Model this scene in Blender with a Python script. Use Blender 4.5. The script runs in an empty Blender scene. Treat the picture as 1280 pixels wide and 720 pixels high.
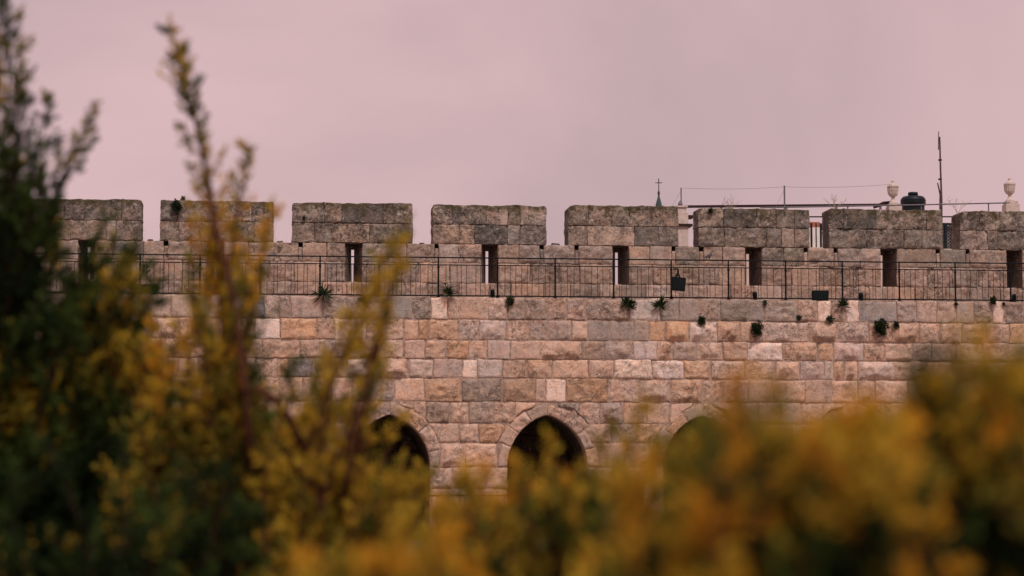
import bpy, bmesh, math, random
import numpy as np
from mathutils import Vector, noise, Matrix

# ------------------------------------------------------------------ camera, sky, sun, exposure
SC = bpy.context.scene
COL = SC.collection
FPX = 2848.0                      # focal length in pixels of a 1280 wide frame
YAW, PITCH = math.atan(300/FPX), math.atan(240/FPX)
EYE = Vector((0, 0, 1.6))
cam = bpy.data.cameras.new('camera'); camo = bpy.data.objects.new('camera', cam); COL.objects.link(camo)
camo.location = EYE; camo.rotation_euler = (math.pi/2 + PITCH, 0, -YAW)
cam.sensor_width = 36; cam.lens = 36*FPX/1280
cam.clip_start = .05; cam.clip_end = 4000
cam.dof.use_dof = True; cam.dof.focus_distance = 61.0; cam.dof.aperture_fstop = 1.95
SC.camera = camo
SC.render.resolution_x, SC.render.resolution_y = 1024, 576
SUN_EL, SUN_AZ = math.radians(56), math.radians(166)      # azimuth clockwise from +Y: behind the camera, a little right
world = bpy.data.worlds.new('World'); SC.world = world; world.use_nodes = True
wn = world.node_tree; wn.nodes.clear()
def wnode(t, **k):
    n = wn.nodes.new(t)
    for a, b in k.items(): setattr(n, a, b)
    return n
sky = wnode('ShaderNodeTexSky', sky_type='NISHITA', sun_disc=False, sun_elevation=SUN_EL, sun_rotation=SUN_AZ, dust_density=4.0)
tc = wnode('ShaderNodeTexCoord')
mp = wnode('ShaderNodeMapping'); mp.inputs['Location'].default_value = (4.4, 3.3, .6); mp.inputs['Scale'].default_value = (1, 1, 1.7)
nz = wnode('ShaderNodeTexNoise'); nz.inputs['Scale'].default_value = 2.6; nz.inputs['Detail'].default_value = 7; nz.inputs['Roughness'].default_value = .5; nz.inputs['Distortion'].default_value = .35
rp = wnode('ShaderNodeValToRGB')
rp.color_ramp.elements[0].position = .36; rp.color_ramp.elements[0].color = (3.92, 2.80, 2.96, 1)
rp.color_ramp.elements[1].position = .66; rp.color_ramp.elements[1].color = (6.05, 4.08, 4.14, 1)
mx = wnode('ShaderNodeMix', data_type='RGBA'); mx.inputs[0].default_value = .95
bg = wnode('ShaderNodeBackground'); bg.inputs['Strength'].default_value = .1
wo = wnode('ShaderNodeOutputWorld')
L = wn.links.new
L(tc.outputs['Generated'], mp.inputs[0]); L(mp.outputs[0], nz.inputs['Vector']); L(nz.outputs['Fac'], rp.inputs[0])
L(sky.outputs[0], mx.inputs[6]); L(rp.outputs[0], mx.inputs[7]); L(mx.outputs[2], bg.inputs['Color']); L(bg.outputs[0], wo.inputs[0])
sun = bpy.data.lights.new('sun', 'SUN'); suno = bpy.data.objects.new('sun', sun); COL.objects.link(suno)
sun.energy = 2.2; sun.angle = math.radians(10); sun.color = (1, .90, .82)
sd = Vector((math.sin(SUN_AZ)*math.cos(SUN_EL), math.cos(SUN_AZ)*math.cos(SUN_EL), math.sin(SUN_EL)))
suno.rotation_euler = (-sd).to_track_quat('-Z', 'Y').to_euler()
suno.location = (0, -20, 40)
SC.view_settings.view_transform = 'Standard'; SC.view_settings.look = 'None'
SC.view_settings.exposure = .32; SC.view_settings.gamma = 1; SC.view_settings.use_curve_mapping = False

# ------------------------------------------------------------------ helpers
cp, sp_, cy_, sy_ = math.cos(PITCH), math.sin(PITCH), math.cos(YAW), math.sin(YAW)
FWD = Vector((sy_*cp, cy_*cp, sp_)); RGT = Vector((cy_, -sy_, 0)); UPV = Vector((-sy_*sp_, -cy_*sp_, cp))
def ray(px, py): return FWD + RGT*((px-640)/FPX) - UPV*((py-360)/FPX)
def at(px, py, Y):
    """measured photo position -> point on the vertical plane y = Y"""
    d = ray(px, py); return EYE + d*((Y-EYE.y)/d.y)
def pt(px, py, dist): return EYE + ray(px, py)*dist
def X(px, py, Y): return at(px, py, Y).x
def Z(px, py, Y): return at(px, py, Y).z

def link(o, parent=None):
    COL.objects.link(o)
    if parent is not None: o.parent = parent
    return o
def mesh_obj(name, verts, faces, mat, parent=None, smooth=False):
    me = bpy.data.meshes.new(name); me.from_pydata([tuple(v) for v in verts], [], faces); me.update()
    if smooth: me.polygons.foreach_set('use_smooth', [True]*len(me.polygons))
    if mat: me.materials.append(mat)
    return link(bpy.data.objects.new(name, me), parent)
def empty(name, loc=(0, 0, 0)):
    o = bpy.data.objects.new(name, None); o.location = loc; o.empty_display_size = .2
    return link(o)
def tag(o, label=None, cat=None, group=None, kind=None):
    if label: o['label'] = label
    if cat: o['category'] = cat
    if group: o['group'] = group
    if kind: o['kind'] = kind
    return o
class MB:
    def __init__(s): s.v = []; s.f = []
    def box(s, x0, x1, y0, y1, z0, z1):
        b = len(s.v)
        s.v += [(x0,y0,z0),(x1,y0,z0),(x1,y1,z0),(x0,y1,z0),(x0,y0,z1),(x1,y0,z1),(x1,y1,z1),(x0,y1,z1)]
        s.f += [(b,b+3,b+2,b+1),(b+4,b+5,b+6,b+7),(b,b+1,b+5,b+4),(b+1,b+2,b+6,b+5),(b+2,b+3,b+7,b+6),(b+3,b,b+4,b+7)]
        return s
    def prism(s, poly, z0, z1):
        b = len(s.v); n = len(poly)
        s.v += [(p[0],p[1],z0) for p in poly] + [(p[0],p[1],z1) for p in poly]
        for i in range(n): j = (i+1) % n; s.f.append((b+i, b+j, b+n+j, b+n+i))
        s.f += [tuple(range(b+n-1, b-1, -1)), tuple(range(b+n, b+2*n))]
        return s
    def tube(s, pts, radii, n=6, cap=True):
        pts = [Vector(p) for p in pts]
        if not hasattr(radii, '__len__'): radii = [radii]*len(pts)
        b0 = len(s.v); a = None
        for i, p in enumerate(pts):
            t = (pts[min(i+1, len(pts)-1)] - pts[max(i-1, 0)]).normalized()
            if a is None: a = t.orthogonal().normalized()
            else:
                a = a - t*a.dot(t); a = a.normalized() if a.length > 1e-6 else t.orthogonal().normalized()
            c = t.cross(a)
            for k in range(n):
                w = 2*math.pi*k/n
                s.v.append(tuple(p + (a*math.cos(w) + c*math.sin(w))*radii[i]))
        for i in range(len(pts)-1):
            for k in range(n):
                k2 = (k+1) % n
                s.f.append((b0+i*n+k, b0+i*n+k2, b0+(i+1)*n+k2, b0+(i+1)*n+k))
        if cap:
            s.f.append(tuple(range(b0+n-1, b0-1, -1))); e = b0+(len(pts)-1)*n; s.f.append(tuple(range(e, e+n)))
        return s
    def lathe(s, prof, cx, cy, n=20):
        return s.tube([(cx, cy, z) for r, z in prof], [r for r, z in prof], n)
    def build(s, name, mat, parent=None, smooth=False): return mesh_obj(name, s.v, s.f, mat, parent, smooth)

# ------------------------------------------------------------------ materials
def new_mat(name):
    m = bpy.data.materials.new(name); m.use_nodes = True; nt = m.node_tree
    return m, nt, nt.nodes['Principled BSDF']
def simple(name, col, rough=.7, metal=0., var=.25, scale=8., bump=0., spec=.3):
    m, nt, b = new_mat(name); N = nt.nodes.new; l = nt.links.new
    g = N('ShaderNodeTexCoord'); n = N('ShaderNodeTexNoise'); n.inputs['Scale'].default_value = scale; n.inputs['Detail'].default_value = 5
    l(g.outputs['Object'], n.inputs['Vector'])
    r = N('ShaderNodeValToRGB'); r.color_ramp.elements[0].position = .3; r.color_ramp.elements[1].position = .7
    r.color_ramp.elements[0].color = tuple(c*(1-var) for c in col)+(1,); r.color_ramp.elements[1].color = tuple(min(1, c*(1+var)) for c in col)+(1,)
    l(n.outputs['Fac'], r.inputs[0]); l(r.outputs[0], b.inputs['Base Color'])
    b.inputs['Roughness'].default_value = rough; b.inputs['Metallic'].default_value = metal
    b.inputs['Specular IOR Level'].default_value = spec
    if bump:
        bu = N('ShaderNodeBump'); bu.inputs['Strength'].default_value = bump; bu.inputs['Distance'].default_value = .02
        l(n.outputs['Fac'], bu.inputs['Height']); l(bu.outputs[0], b.inputs['Normal'])
    return m
def stone_mat(name, lichen=0., moss=None, bump=.6, stain=.35):
    """limestone: the block's own colour (object colour) with veins, pits, dark lichen and moss patches"""
    m, nt, b = new_mat(name); N = nt.nodes.new; l = nt.links.new
    def noise_n(scale, detail=6, rough=.6, dist=0., vec=None):
        n = N('ShaderNodeTexNoise'); n.inputs['Scale'].default_value = scale; n.inputs['Detail'].default_value = detail
        n.inputs['Roughness'].default_value = rough; n.inputs['Distortion'].default_value = dist
        l(vec or P, n.inputs['Vector']); return n.outputs['Fac']
    def ramp(src, p0, p1, c0=(0,0,0,1), c1=(1,1,1,1)):
        r = N('ShaderNodeValToRGB'); e = r.color_ramp.elements
        e[0].position = p0; e[1].position = p1; e[0].color = c0; e[1].color = c1
        l(src, r.inputs[0]); return r.outputs[0]
    def mix(fac, a, c, blend='MIX'):
        x = N('ShaderNodeMix'); x.data_type = 'RGBA'; x.blend_type = blend
        for i, v in ((0, fac), (6, a), (7, c)):
            if isinstance(v, (int, float)): x.inputs[i].default_value = v
            elif isinstance(v, tuple): x.inputs[i].default_value = v
            else: l(v, x.inputs[i])
        return x.outputs[2]
    def math_n(op, a, c):
        x = N('ShaderNodeMath'); x.operation = op
        for i, v in ((0, a), (1, c)):
            if isinstance(v, (int, float)): x.inputs[i].default_value = v
            else: l(v, x.inputs[i])
        return x.outputs[0]
    geo = N('ShaderNodeNewGeometry'); P = geo.outputs['Position']
    oi = N('ShaderNodeObjectInfo')
    off = N('ShaderNodeVectorMath'); off.operation = 'ADD'
    comb = N('ShaderNodeCombineXYZ'); mm = math_n('MULTIPLY', oi.outputs['Random'], 37.0)
    for i in range(3): l(mm, comb.inputs[i])
    l(P, off.inputs[0]); l(comb.outputs[0], off.inputs[1]); PR = off.outputs[0]
    c = oi.outputs['Color']; RG = oi.outputs['Alpha']
    c = mix(ramp(noise_n(2.6, 6, .65, .6, PR), .35, .7), c, mix(1., c, (1.13, .93, .80, 1), 'MULTIPLY'))      # ochre bloom
    c = mix(math_n('MULTIPLY', ramp(noise_n(5.5, 8, .7, .2), .45, .70), math_n('ADD', math_n('MULTIPLY', RG, .6), .4)), c, mix(1., c, (.62, .62, .64, 1), 'MULTIPLY'))            # grey patina blotches
    c = mix(ramp(noise_n(28, 4, .6), .35, .75), mix(1., c, (.78, .76, .74, 1), 'MULTIPLY'), mix(1., c, (1.14, 1.12, 1.12, 1), 'MULTIPLY'))
    st = ramp(noise_n(1.1, 8, .72, .5), .56, .72)
    c = mix(math_n('MULTIPLY', st, stain), c, (.075, .062, .055, 1))
    sep = N('ShaderNodeSeparateXYZ'); l(P, sep.inputs[0]); cmb = N('ShaderNodeCombineXYZ')
    l(sep.outputs[0], cmb.inputs[0]); l(sep.outputs[1], cmb.inputs[1]); l(math_n('MULTIPLY', sep.outputs[2], .16), cmb.inputs[2])
    run = ramp(noise_n(3.2, 6, .65, .3, cmb.outputs[0]), .52, .68)                                            # run-off streaks across the courses
    c = mix(math_n('MULTIPLY', run, .4), c, mix(1., c, (.50, .47, .46, 1), 'MULTIPLY'))
    pit = ramp(noise_n(17, 3, .5, 1.2), .63, .70)
    c = mix(math_n('MULTIPLY', math_n('MULTIPLY', pit, RG), .85), c, (.055, .042, .034, 1))  # pits: dirt, with their shade painted in as dark colour
    # worn hollows and chisel marks: dirt plus crevice shade painted into the colour; lime flecks
    hol = ramp(noise_n(7.5, 7, .68, 1.6, PR), .54, .66)
    crk = ramp(math_n('ABSOLUTE', math_n('SUBTRACT', noise_n(3.6, 6, .62, .9, PR), .5), 0), .004, .022, (1,1,1,1), (0,0,0,1))
    crk = math_n('MULTIPLY', crk, ramp(noise_n(1.7, 3, .5, .0, PR), .48, .56))
    c = mix(math_n('MULTIPLY', math_n('MULTIPLY', crk, RG), .85), c, (.05, .036, .03, 1))
    hol = math_n('MULTIPLY', hol, ramp(noise_n(2.2, 3, .5, .0, PR), .45, .62))
    c = mix(math_n('MULTIPLY', math_n('MULTIPLY', hol, RG), .95), c, (.085, .062, .048, 1))
    fl = ramp(noise_n(13, 5, .65, .8, PR), .60, .70)
    c = mix(math_n('MULTIPLY', math_n('MULTIPLY', fl, RG), .5), c, (.78, .66, .60, 1))
    if lichen:
        lf = ramp(noise_n(2.3, 10, .80, .5), .44, .55); fine = ramp(noise_n(21, 5, .7), .30, .58)
        if moss:
            s2 = N('ShaderNodeMapRange'); s2.inputs[1].default_value = moss[0]-.75; s2.inputs[2].default_value = moss[1]; s2.inputs[3].default_value = .55; s2.inputs[4].default_value = 1.
            l(sep.outputs[2], s2.inputs[0]); lf = math_n('MULTIPLY', lf, s2.outputs[0])
        c = mix(math_n('MULTIPLY', math_n('MULTIPLY', lf, fine), lichen), c, (.036, .035, .034, 1))
        wf = ramp(noise_n(8, 6, .72, .6, PR), .58, .66)
        c = mix(math_n('MULTIPLY', wf, .7), c, (.56, .45, .40, 1))
    if moss:
        sx = N('ShaderNodeSeparateXYZ'); l(P, sx.inputs[0])
        mr = N('ShaderNodeMapRange'); mr.inputs[1].default_value = moss[0]; mr.inputs[2].default_value = moss[1]; l(sx.outputs[2], mr.inputs[0])
        mf = math_n('ADD', mr.outputs[0], math_n('MULTIPLY', math_n('SUBTRACT', noise_n(3.0, 7, .7, .3), .56), 4.5))
        mf2 = ramp(mf, .25, .8)
        c = mix(math_n('MULTIPLY', mf2, .8), c, (.075, .060, .025, 1))
    l(c, b.inputs['Base Color']); b.inputs['Roughness'].default_value = .92
    b.inputs['Specular IOR Level'].default_value = .25
    h = math_n('ADD', math_n('MULTIPLY', noise_n(9, 8, .65, .4, PR), 1.0), math_n('MULTIPLY', noise_n(34, 5, .6), .45))
    h = math_n('SUBTRACT', h, math_n('MULTIPLY', pit, .6)); h = math_n('SUBTRACT', h, math_n('MULTIPLY', hol, .6)); h = math_n('SUBTRACT', h, math_n('MULTIPLY', crk, .5))
    bu = N('ShaderNodeBump'); bu.inputs['Strength'].default_value = bump; bu.inputs['Distance'].default_value = .13
    l(math_n('MULTIPLY', h, math_n('ADD', math_n('MULTIPLY', RG, .85), .15)), bu.inputs['Height']); l(bu.outputs[0], b.inputs['Normal'])
    return m
def leaf_mat(name, transl=.35):
    m, nt, b = new_mat(name); N = nt.nodes.new; l = nt.links.new
    a = N('ShaderNodeAttribute'); a.attribute_name = 'leaf_colour'
    b.inputs['Roughness'].default_value = .8; b.inputs['Specular IOR Level'].default_value = .06
    l(a.outputs['Color'], b.inputs['Base Color'])
    t = N('ShaderNodeBsdfTranslucent'); l(a.outputs['Color'], t.inputs['Color'])
    ms = N('ShaderNodeMixShader'); ms.inputs[0].default_value = transl
    l(b.outputs[0], ms.inputs[1]); l(t.outputs[0], ms.inputs[2]); l(ms.outputs[0], nt.nodes['Material Output'].inputs[0])
    return m

D = 60.0           # front plane of the arched retaining wall
YP = 61.6          # front plane of the parapet behind the wall walk
TP = .8            # parapet thickness
YR = 60.22         # railing plane
Z_MT = Z(610, 256, YP); Z_MM = Z(610, 281, YP); Z_MB = Z(610, 305.5, YP)

M = dict(
    stone=stone_mat('limestone', 0, None, .65, .42),
    parapet=stone_mat('weathered_limestone', .35, None, .6, .45),
    merlon=stone_mat('lichen_limestone', 1., (Z_MT-.42, Z_MT-.02), .7, .6),
    mortar=stone_mat('lime_mortar', .15, None, .5, .25),
    vault=stone_mat('vault_stone', .3, None, .6, .7),
    iron=simple('painted_iron', (.008, .009, .011), .6, 0, .3, 30, 0, .08),
    rust=simple('rusted_iron', (.035, .020, .017), .8, 0, .4, 20, 0, .1),
    lamp=simple('lamp_housing', (.006, .009, .010), .6, 0, .2, 15, 0, .08),
    lampglass=simple('lamp_glass', (.006, .010, .011), .3, 0, .2, 10, 0, .1),
    tank=simple('tank_plastic', (.008, .013, .018), .5, 0, .25, 6, 0, .2),
    urn=simple('carved_stone', (.50, .41, .37), .85, 0, .16, 9, .25),
    plaster=simple('cream_plaster', (.58, .46, .40), .85, 0, .12, 2, .1),
    brickred=simple('roof_tile', (.30, .10, .065), .8, 0, .3, 6, .2),
    white=simple('white_paint', (.62, .58, .56), .7, 0, .1, 3),
    mast=simple('mast_steel', (.085, .055, .05), .8, 0, .3, 12, 0, .1),
    pipe=simple('grey_pipe', (.14, .13, .15), .55, .2, .2, 10),
    copper=simple('green_copper', (.035, .06, .062), .6, .1, .25, 8),
    bark=simple('red_brown_bark', (.065, .026, .015), .9, 0, .35, 25, .4, .03),
    bark2=simple('grey_brown_bark', (.026, .018, .012), .9, 0, .35, 25, .4, .03),
    bin=simple('dark_blue_plastic', (.012, .02, .045), .5, 0, .2, 5),
    leaf=leaf_mat('leaf'), leafw=leaf_mat('wall_plant_leaf', .15),
    feather=simple('slate_feather', (.06, .06, .075), .7, 0, .4, 14),
    bone=simple('dry_stalk', (.30, .22, .17), .9, 0, .2, 12),
)
def ground_mat():
    m, nt, b = new_mat('paving_and_soil'); N = nt.nodes.new; l = nt.links.new
    g = N('ShaderNodeNewGeometry'); n = N('ShaderNodeTexNoise'); n.inputs['Scale'].default_value = .8; n.inputs['Detail'].default_value = 9
    l(g.outputs['Position'], n.inputs['Vector']); r = N('ShaderNodeValToRGB')
    r.color_ramp.elements[0].position = .35; r.color_ramp.elements[1].position = .65
    r.color_ramp.elements[0].color = (.16, .12, .09, 1); r.color_ramp.elements[1].color = (.30, .24, .20, 1)
    l(n.outputs['Fac'], r.inputs[0]); l(r.outputs[0], b.inputs['Base Color']); b.inputs['Roughness'].default_value = .95
    bu = N('ShaderNodeBump'); bu.inputs['Strength'].default_value = .4; l(n.outputs['Fac'], bu.inputs['Height']); l(bu.outputs[0], b.inputs['Normal'])
    return m
def soil_mat():
    return simple('dark_soil', (.045, .032, .022), .95, 0, .4, 6, .6)

# ------------------------------------------------------------------ ground
tag(mesh_obj('ground', [(-900,-300,0),(900,-300,0),(900,1500,0),(-900,1500,0)], [(0,1,2,3)], ground_mat()), kind='structure')
rs = random.Random(5)
sv = []; sf = []; nx, ny = 40, 24
for j in range(ny+1):
    for i in range(nx+1):
        x = -6+12*i/nx; y = 1.6+11*j/ny
        sv.append((x, y, .012+.05*max(0, noise.noise(Vector((x*1.4, y*1.4, 0)))+.4)*(0 < i < nx)*(0 < j < ny)))
for j in range(ny):
    for i in range(nx): a = j*(nx+1)+i; sf.append((a, a+1, a+nx+2, a+nx+1))
tag(mesh_obj('planting_bed', sv, sf, soil_mat(), None, True), kind='structure')

# ------------------------------------------------------------------ stone blocks
def smooth(a, b, x):
    t = min(1, max(0, (x-a)/(b-a))); return t*t*(3-2*t)
def axis(w, n, r):
    k = min(.3, r/max(w, .01))
    return [0, k*.35, k] + [k+(1-2*k)*i/n for i in range(1, n)] + [1-k, 1-k*.35, 1]
def stone(name, pos, w, h, y0, depth, style, seed, mat, parent, col, proud=0., fix=None, local=None):
    rr = random.Random(seed); sx = rr.uniform(-50, 50)
    us = axis(w, max(3, min(20, int(w/.055))), .045); vs = axis(h, max(3, min(11, int(h/.055))), .045)
    nu, nv = len(us), len(vs); V = []
    boss = rr.uniform(.05, .12); bm = rr.uniform(.03, .075); tilt = rr.uniform(-.012, .012); sl = rr.uniform(-.25, .5); edge = rr.uniform(.010, .030)*(.3 if mat is M['merlon'] else .6 if mat is M['parapet'] else 1.)
    for j, v in enumerate(vs):
        for i, u in enumerate(us):
            x, z = pos(u, v)
            e = min(u*w, (1-u)*w, v*h, (1-v)*h)
            q = Vector((x*1.0+sx, z, sx))
            n1 = noise.noise(q*3.2); n2 = noise.noise(q*8.5); n3 = noise.noise(q*19)
            if e < .02:
                jx = .022*noise.noise(Vector((x*6, z*6, sx+9))); z += .022*noise.noise(Vector((x*6, z*6, sx-9))); x += jx
            r = -edge*(1-smooth(0, .03, e)) + tilt*(u-.5)*2
            if style == 'boss':
                f = smooth(bm, bm+.10, e+.02*n2)
                r += f*(boss*(.75+.6*n1+sl*(.5-v)) + .05*n2 + .035*n3)
            elif style == 'rough': r += smooth(0, .07, e)*(.016+.050*n1+.045*n2+.030*n3)
            elif style == 'worn': r += smooth(0, .08, e)*(.006+.03*n1+.045*n2+.040*n3) - .045*smooth(.15, .4, n1+.6*n2)
            else: r += .006*n1+.007*n2+.004*n3
            if fix: x, z = fix(x, z)
            V.append((x, y0-proud-r, z))
    F = []
    for j in range(nv-1):
        for i in range(nu-1):
            a = j*nu+i; F.append((a, a+1, a+nu+1, a+nu))
    ring = [i for i in range(nu)] + [j*nu+nu-1 for j in range(1, nv)] + [(nv-1)*nu+i for i in range(nu-2, -1, -1)] + [j*nu for j in range(nv-2, 0, -1)]
    b = len(V)
    for k in ring: V.append((V[k][0], y0+depth, V[k][2]))
    n = len(ring)
    for k in range(n): k2 = (k+1) % n; F.append((ring[k2], ring[k], b+k, b+k2))
    o = mesh_obj(name, V, F, mat, parent)
    o.color = (*col, {'flat': rr.uniform(.15, .4), 'rough': rr.uniform(.35, .8), 'worn': rr.uniform(.7, 1), 'boss': rr.uniform(.35, .75)}[style])
    o.data.polygons.foreach_set('use_smooth', [True]*((nu-1)*(nv-1)) + [False]*n)
    return o
def rect(x0, x1, z0, z1): return lambda u, v: (x0+(x1-x0)*u, z0+(z1-z0)*v)
def tint(rr, base, dv=.13, dh=.05):
    k = 1+rr.uniform(-dv, dv); s = rr.uniform(-dh, dh)
    return (min(.9, base[0]*k*(1+s)), base[1]*k, base[2]*k*(1-s*1.6))
PINK = (.60, .445, .36); PALE = (.80, .67, .605); OCHRE = (.59, .41, .292); GREY = (.235, .185, .160); DARKG = (.105, .092, .086)

# ---- arched retaining wall
wall = empty('retaining_wall', (8, D, 0)); wall.location = (0, 0, 0)
tag(wall, 'pink limestone wall with a row of dark pointed arches below the iron railing', 'wall')
CY = [372, 399.8, 425.6, 449.2, 473, 502.5, 529.5, 553.5, 584, 611, 640, 668, 700]
CZ = [Z(640, y, D) for y in CY]; CZ[-1] = -.05
JOINTS = [
 [-20,8,40,66,100,128,160,190,214,240,262,285,312,332,348,363,403,433,463,490,515,539,560,611,635,656,683,708,732,787,825,849,873,901,935,955,997,1022,1038,1056,1074,1121,1146,1171,1195,1217,1240,1254,1279,1310],
 [-20,20,48,80,110,146,170,196,224,250,281,300,320,351,397,418,457,482,505,523,535,573,599,633,662,685,715,735,762,793,811,832,861,897,926,945,1011,1048,1086,1115,1150,1175,1203,1232,1262,1300],
 [-20,10,52,84,118,140,176,207,232,264,298,328,375,406,447,478,505,531,558,586,609,638,675,727,754,792,821,842,871,903,934,978,1022,1042,1079,1105,1141,1165,1195,1228,1260,1300],
 [-20,22,50,92,120,154,180,222,248,276,306,320,345,360,392,414,433,478,510,542,578,597,629,660,690,735,768,815,855,889,930,970,999,1031,1042,1055,1072,1118,1158,1190,1230,1262,1300],
 [-20,14,46,78,122,150,182,214,250,288,320,350,378,415,440,464,493,531,577,628,669,682,707,760,799,839,877,905,935,966,1007,1040,1073,1095,1135,1170,1205,1240,1270,1306],
]
ARCHPX = [93, 290, 487, 684.5, 880, 1073, 1263]
ZS = CZ[8]
HW = (X(735, 590, D)-X(634, 590, D))/2
ARX = []
for k in range(len(ARCHPX)): ARX.append(X(684.5, 580, D) + (k-3)*(X(684.5, 580, D)-X(487, 580, D)))
RISE = Z(684.5, 518.5, D)-ZS
RAD = (HW*HW+RISE*RISE)/(2*HW); CXO = HW-RAD; RING = .365
def intr(dx):                                   # intrados height above the springing
    dx = abs(dx); return math.sqrt(max(0, RAD*RAD-(dx-CXO)**2))
def extr(z):                                    # half width of the ring's outside at height z
    if z <= ZS: return HW
    q = (RAD+RING)**2-(z-ZS)**2
    return CXO+math.sqrt(q) if q > CXO*CXO else 0.
SPECIAL = {(0,539):PALE,(0,787):(.50,.40,.36),(0,1022):PALE,(0,1056):PALE,(0,1240):PALE,(0,611):(.56,.40,.33),(0,332):(.52,.40,.35),
 (0,901):(.30,.24,.205),(0,935):(.33,.265,.23),(0,955):(.36,.28,.235),(0,825):(.36,.29,.25),(0,849):(.36,.28,.24),(0,515):(.33,.26,.22),(0,490):(.34,.27,.23),
 (0,1074):(.33,.27,.24),(0,1121):(.38,.30,.27),(0,312):(.13,.12,.12),(0,403):(.40,.31,.26),(0,635):(.36,.27,.23),(0,656):(.40,.29,.23),
 (1,320):PALE,(1,418):PALE,(1,599):(.54,.40,.345),(1,573):(.52,.38,.32),(1,861):PALE,(1,945):(.56,.41,.36),(1,762):(.34,.26,.22),(1,735):(.36,.28,.24),(1,793):(.36,.27,.22),(1,662):(.42,.31,.26),
 (2,934):PALE,(2,792):(.56,.42,.38),(2,505):(.52,.35,.29),(2,638):(.52,.35,.28),(2,1042):(.52,.37,.32),
 (3,433):PALE,(3,597):(.53,.42,.37),(3,768):PALE,(3,815):PALE,(3,578):PALE,(3,889):(.56,.42,.37),(3,510):(.52,.39,.34),(3,360):(.26,.21,.20),(3,1031):(.5,.39,.35),(3,1072):(.52,.38,.33),
 (4,682):PALE,(4,577):(.37,.275,.22),(4,707):(.43,.27,.185),(4,628):(.40,.26,.185),(4,799):(.52,.36,.29),(4,1007):(.43,.29,.23)}
BOSSY = {(2,754),(2,871),(2,978),(2,1042),(2,1079),(1,1011),(1,1115),(3,970),(4,628),(4,531),(2,843),(2,842),(0,363),(3,660),(1,832),(2,1022),(2,821),(4,799),(4,839),(3,1031),(3,1055),(3,1072)}
FLAT = {(0,539),(0,787),(0,1022),(0,1056),(3,597),(1,320),(2,505),(1,762),(1,793),(1,811),(2,792),(3,690),(0,825),(4,669),(4,682),(4,1007)}
rr = random.Random(11)
GAP = .011
def wall_stone(ci, x0, x1, key=None, clip=None):
    z0, z1 = CZ[ci+1]+GAP, CZ[ci]-GAP
    dz = [rr.uniform(-.02, .02) for _ in range(4)]; dx = [rr.uniform(-.024, .024) for _ in range(4)]
    sty = 'boss' if key in BOSSY else 'flat' if key in FLAT else rr.choices(['rough','boss','flat','worn'], [.42,.16,.16,.26])[0]
    if ci == 0 and key not in FLAT: sty = rr.choice(['rough','worn','flat'])
    base = SPECIAL.get(key)
    if base is None:
        r_ = rr.random()
        base = PINK if r_ < .62 else OCHRE if r_ < .84 else (.44,.36,.315) if r_ < .93 else (.58,.46,.41)
        if ci == 0: base = (.42,.345,.30) if rr.random() < .6 else (.50,.385,.33)
    if key in SPECIAL and base is not PALE: base = (base[0]*1.12, base[1]*1.25, base[2]*1.32)
    c = tint(rr, base, .07 if key in SPECIAL else .12, .03)
    def pos(u, v):
        z = z0+(z1-z0)*v + (dz[0]*(1-u)+dz[1]*u)*(v if v > .5 else -v)
        a = x0+GAP+dx[0]*(1-v)+dx[1]*v; b = x1-GAP+dx[2]*(1-v)+dx[3]*v
        if clip:
            ax, side, kk = clip; e = extr_k(kk, side, z)
            if side < 0: b = min(b, ax-e+.004)
            else: a = max(a, ax+e-.004)
            if b < a+.03:
                if side < 0: a = b-.03
                else: b = a+.03
        return a+(b-a)*u, z
    return stone('stone', pos, x1-x0, z1-z0, D, .09, sty, rr.random()*999, M['stone'], wall, c, rr.uniform(-.006, .014))
for ci, js in enumerate(JOINTS):
    ym = (CY[ci]+CY[ci+1])/2
    xs = [X(p, ym, D) for p in js]
    for i in range(len(js)-1): wall_stone(ci, xs[i], xs[i+1], (ci, js[i]))
PHI = math.asin(RISE/RAD); VOUS = {}
for k in range(len(ARX)):
    for side in (-1, 1):
        n = 4; cuts = [0]+[(i+rr.uniform(-.22, .22))/n for i in range(1, n)]+[1]
        VOUS[k, side] = [(PHI*cuts[i], PHI*cuts[i+1], .31 if i == n-1 else rr.choice([.24, .30, .36, .43])) for i in range(n)]
def extr_k(k, side, z):
    if z <= ZS: return HW
    best = 0.
    for i, (a0, a1, t) in enumerate(VOUS[k, side]):
        q = (z-ZS)/(RAD+t)
        if q < 1:
            a = math.asin(q)
            if a0-.02 <= a and (a <= a1+.02 or i == 3): best = max(best, CXO+(RAD+t)*math.cos(a))
    return best if best > 0 else extr(z)
LOWEST = []
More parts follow.
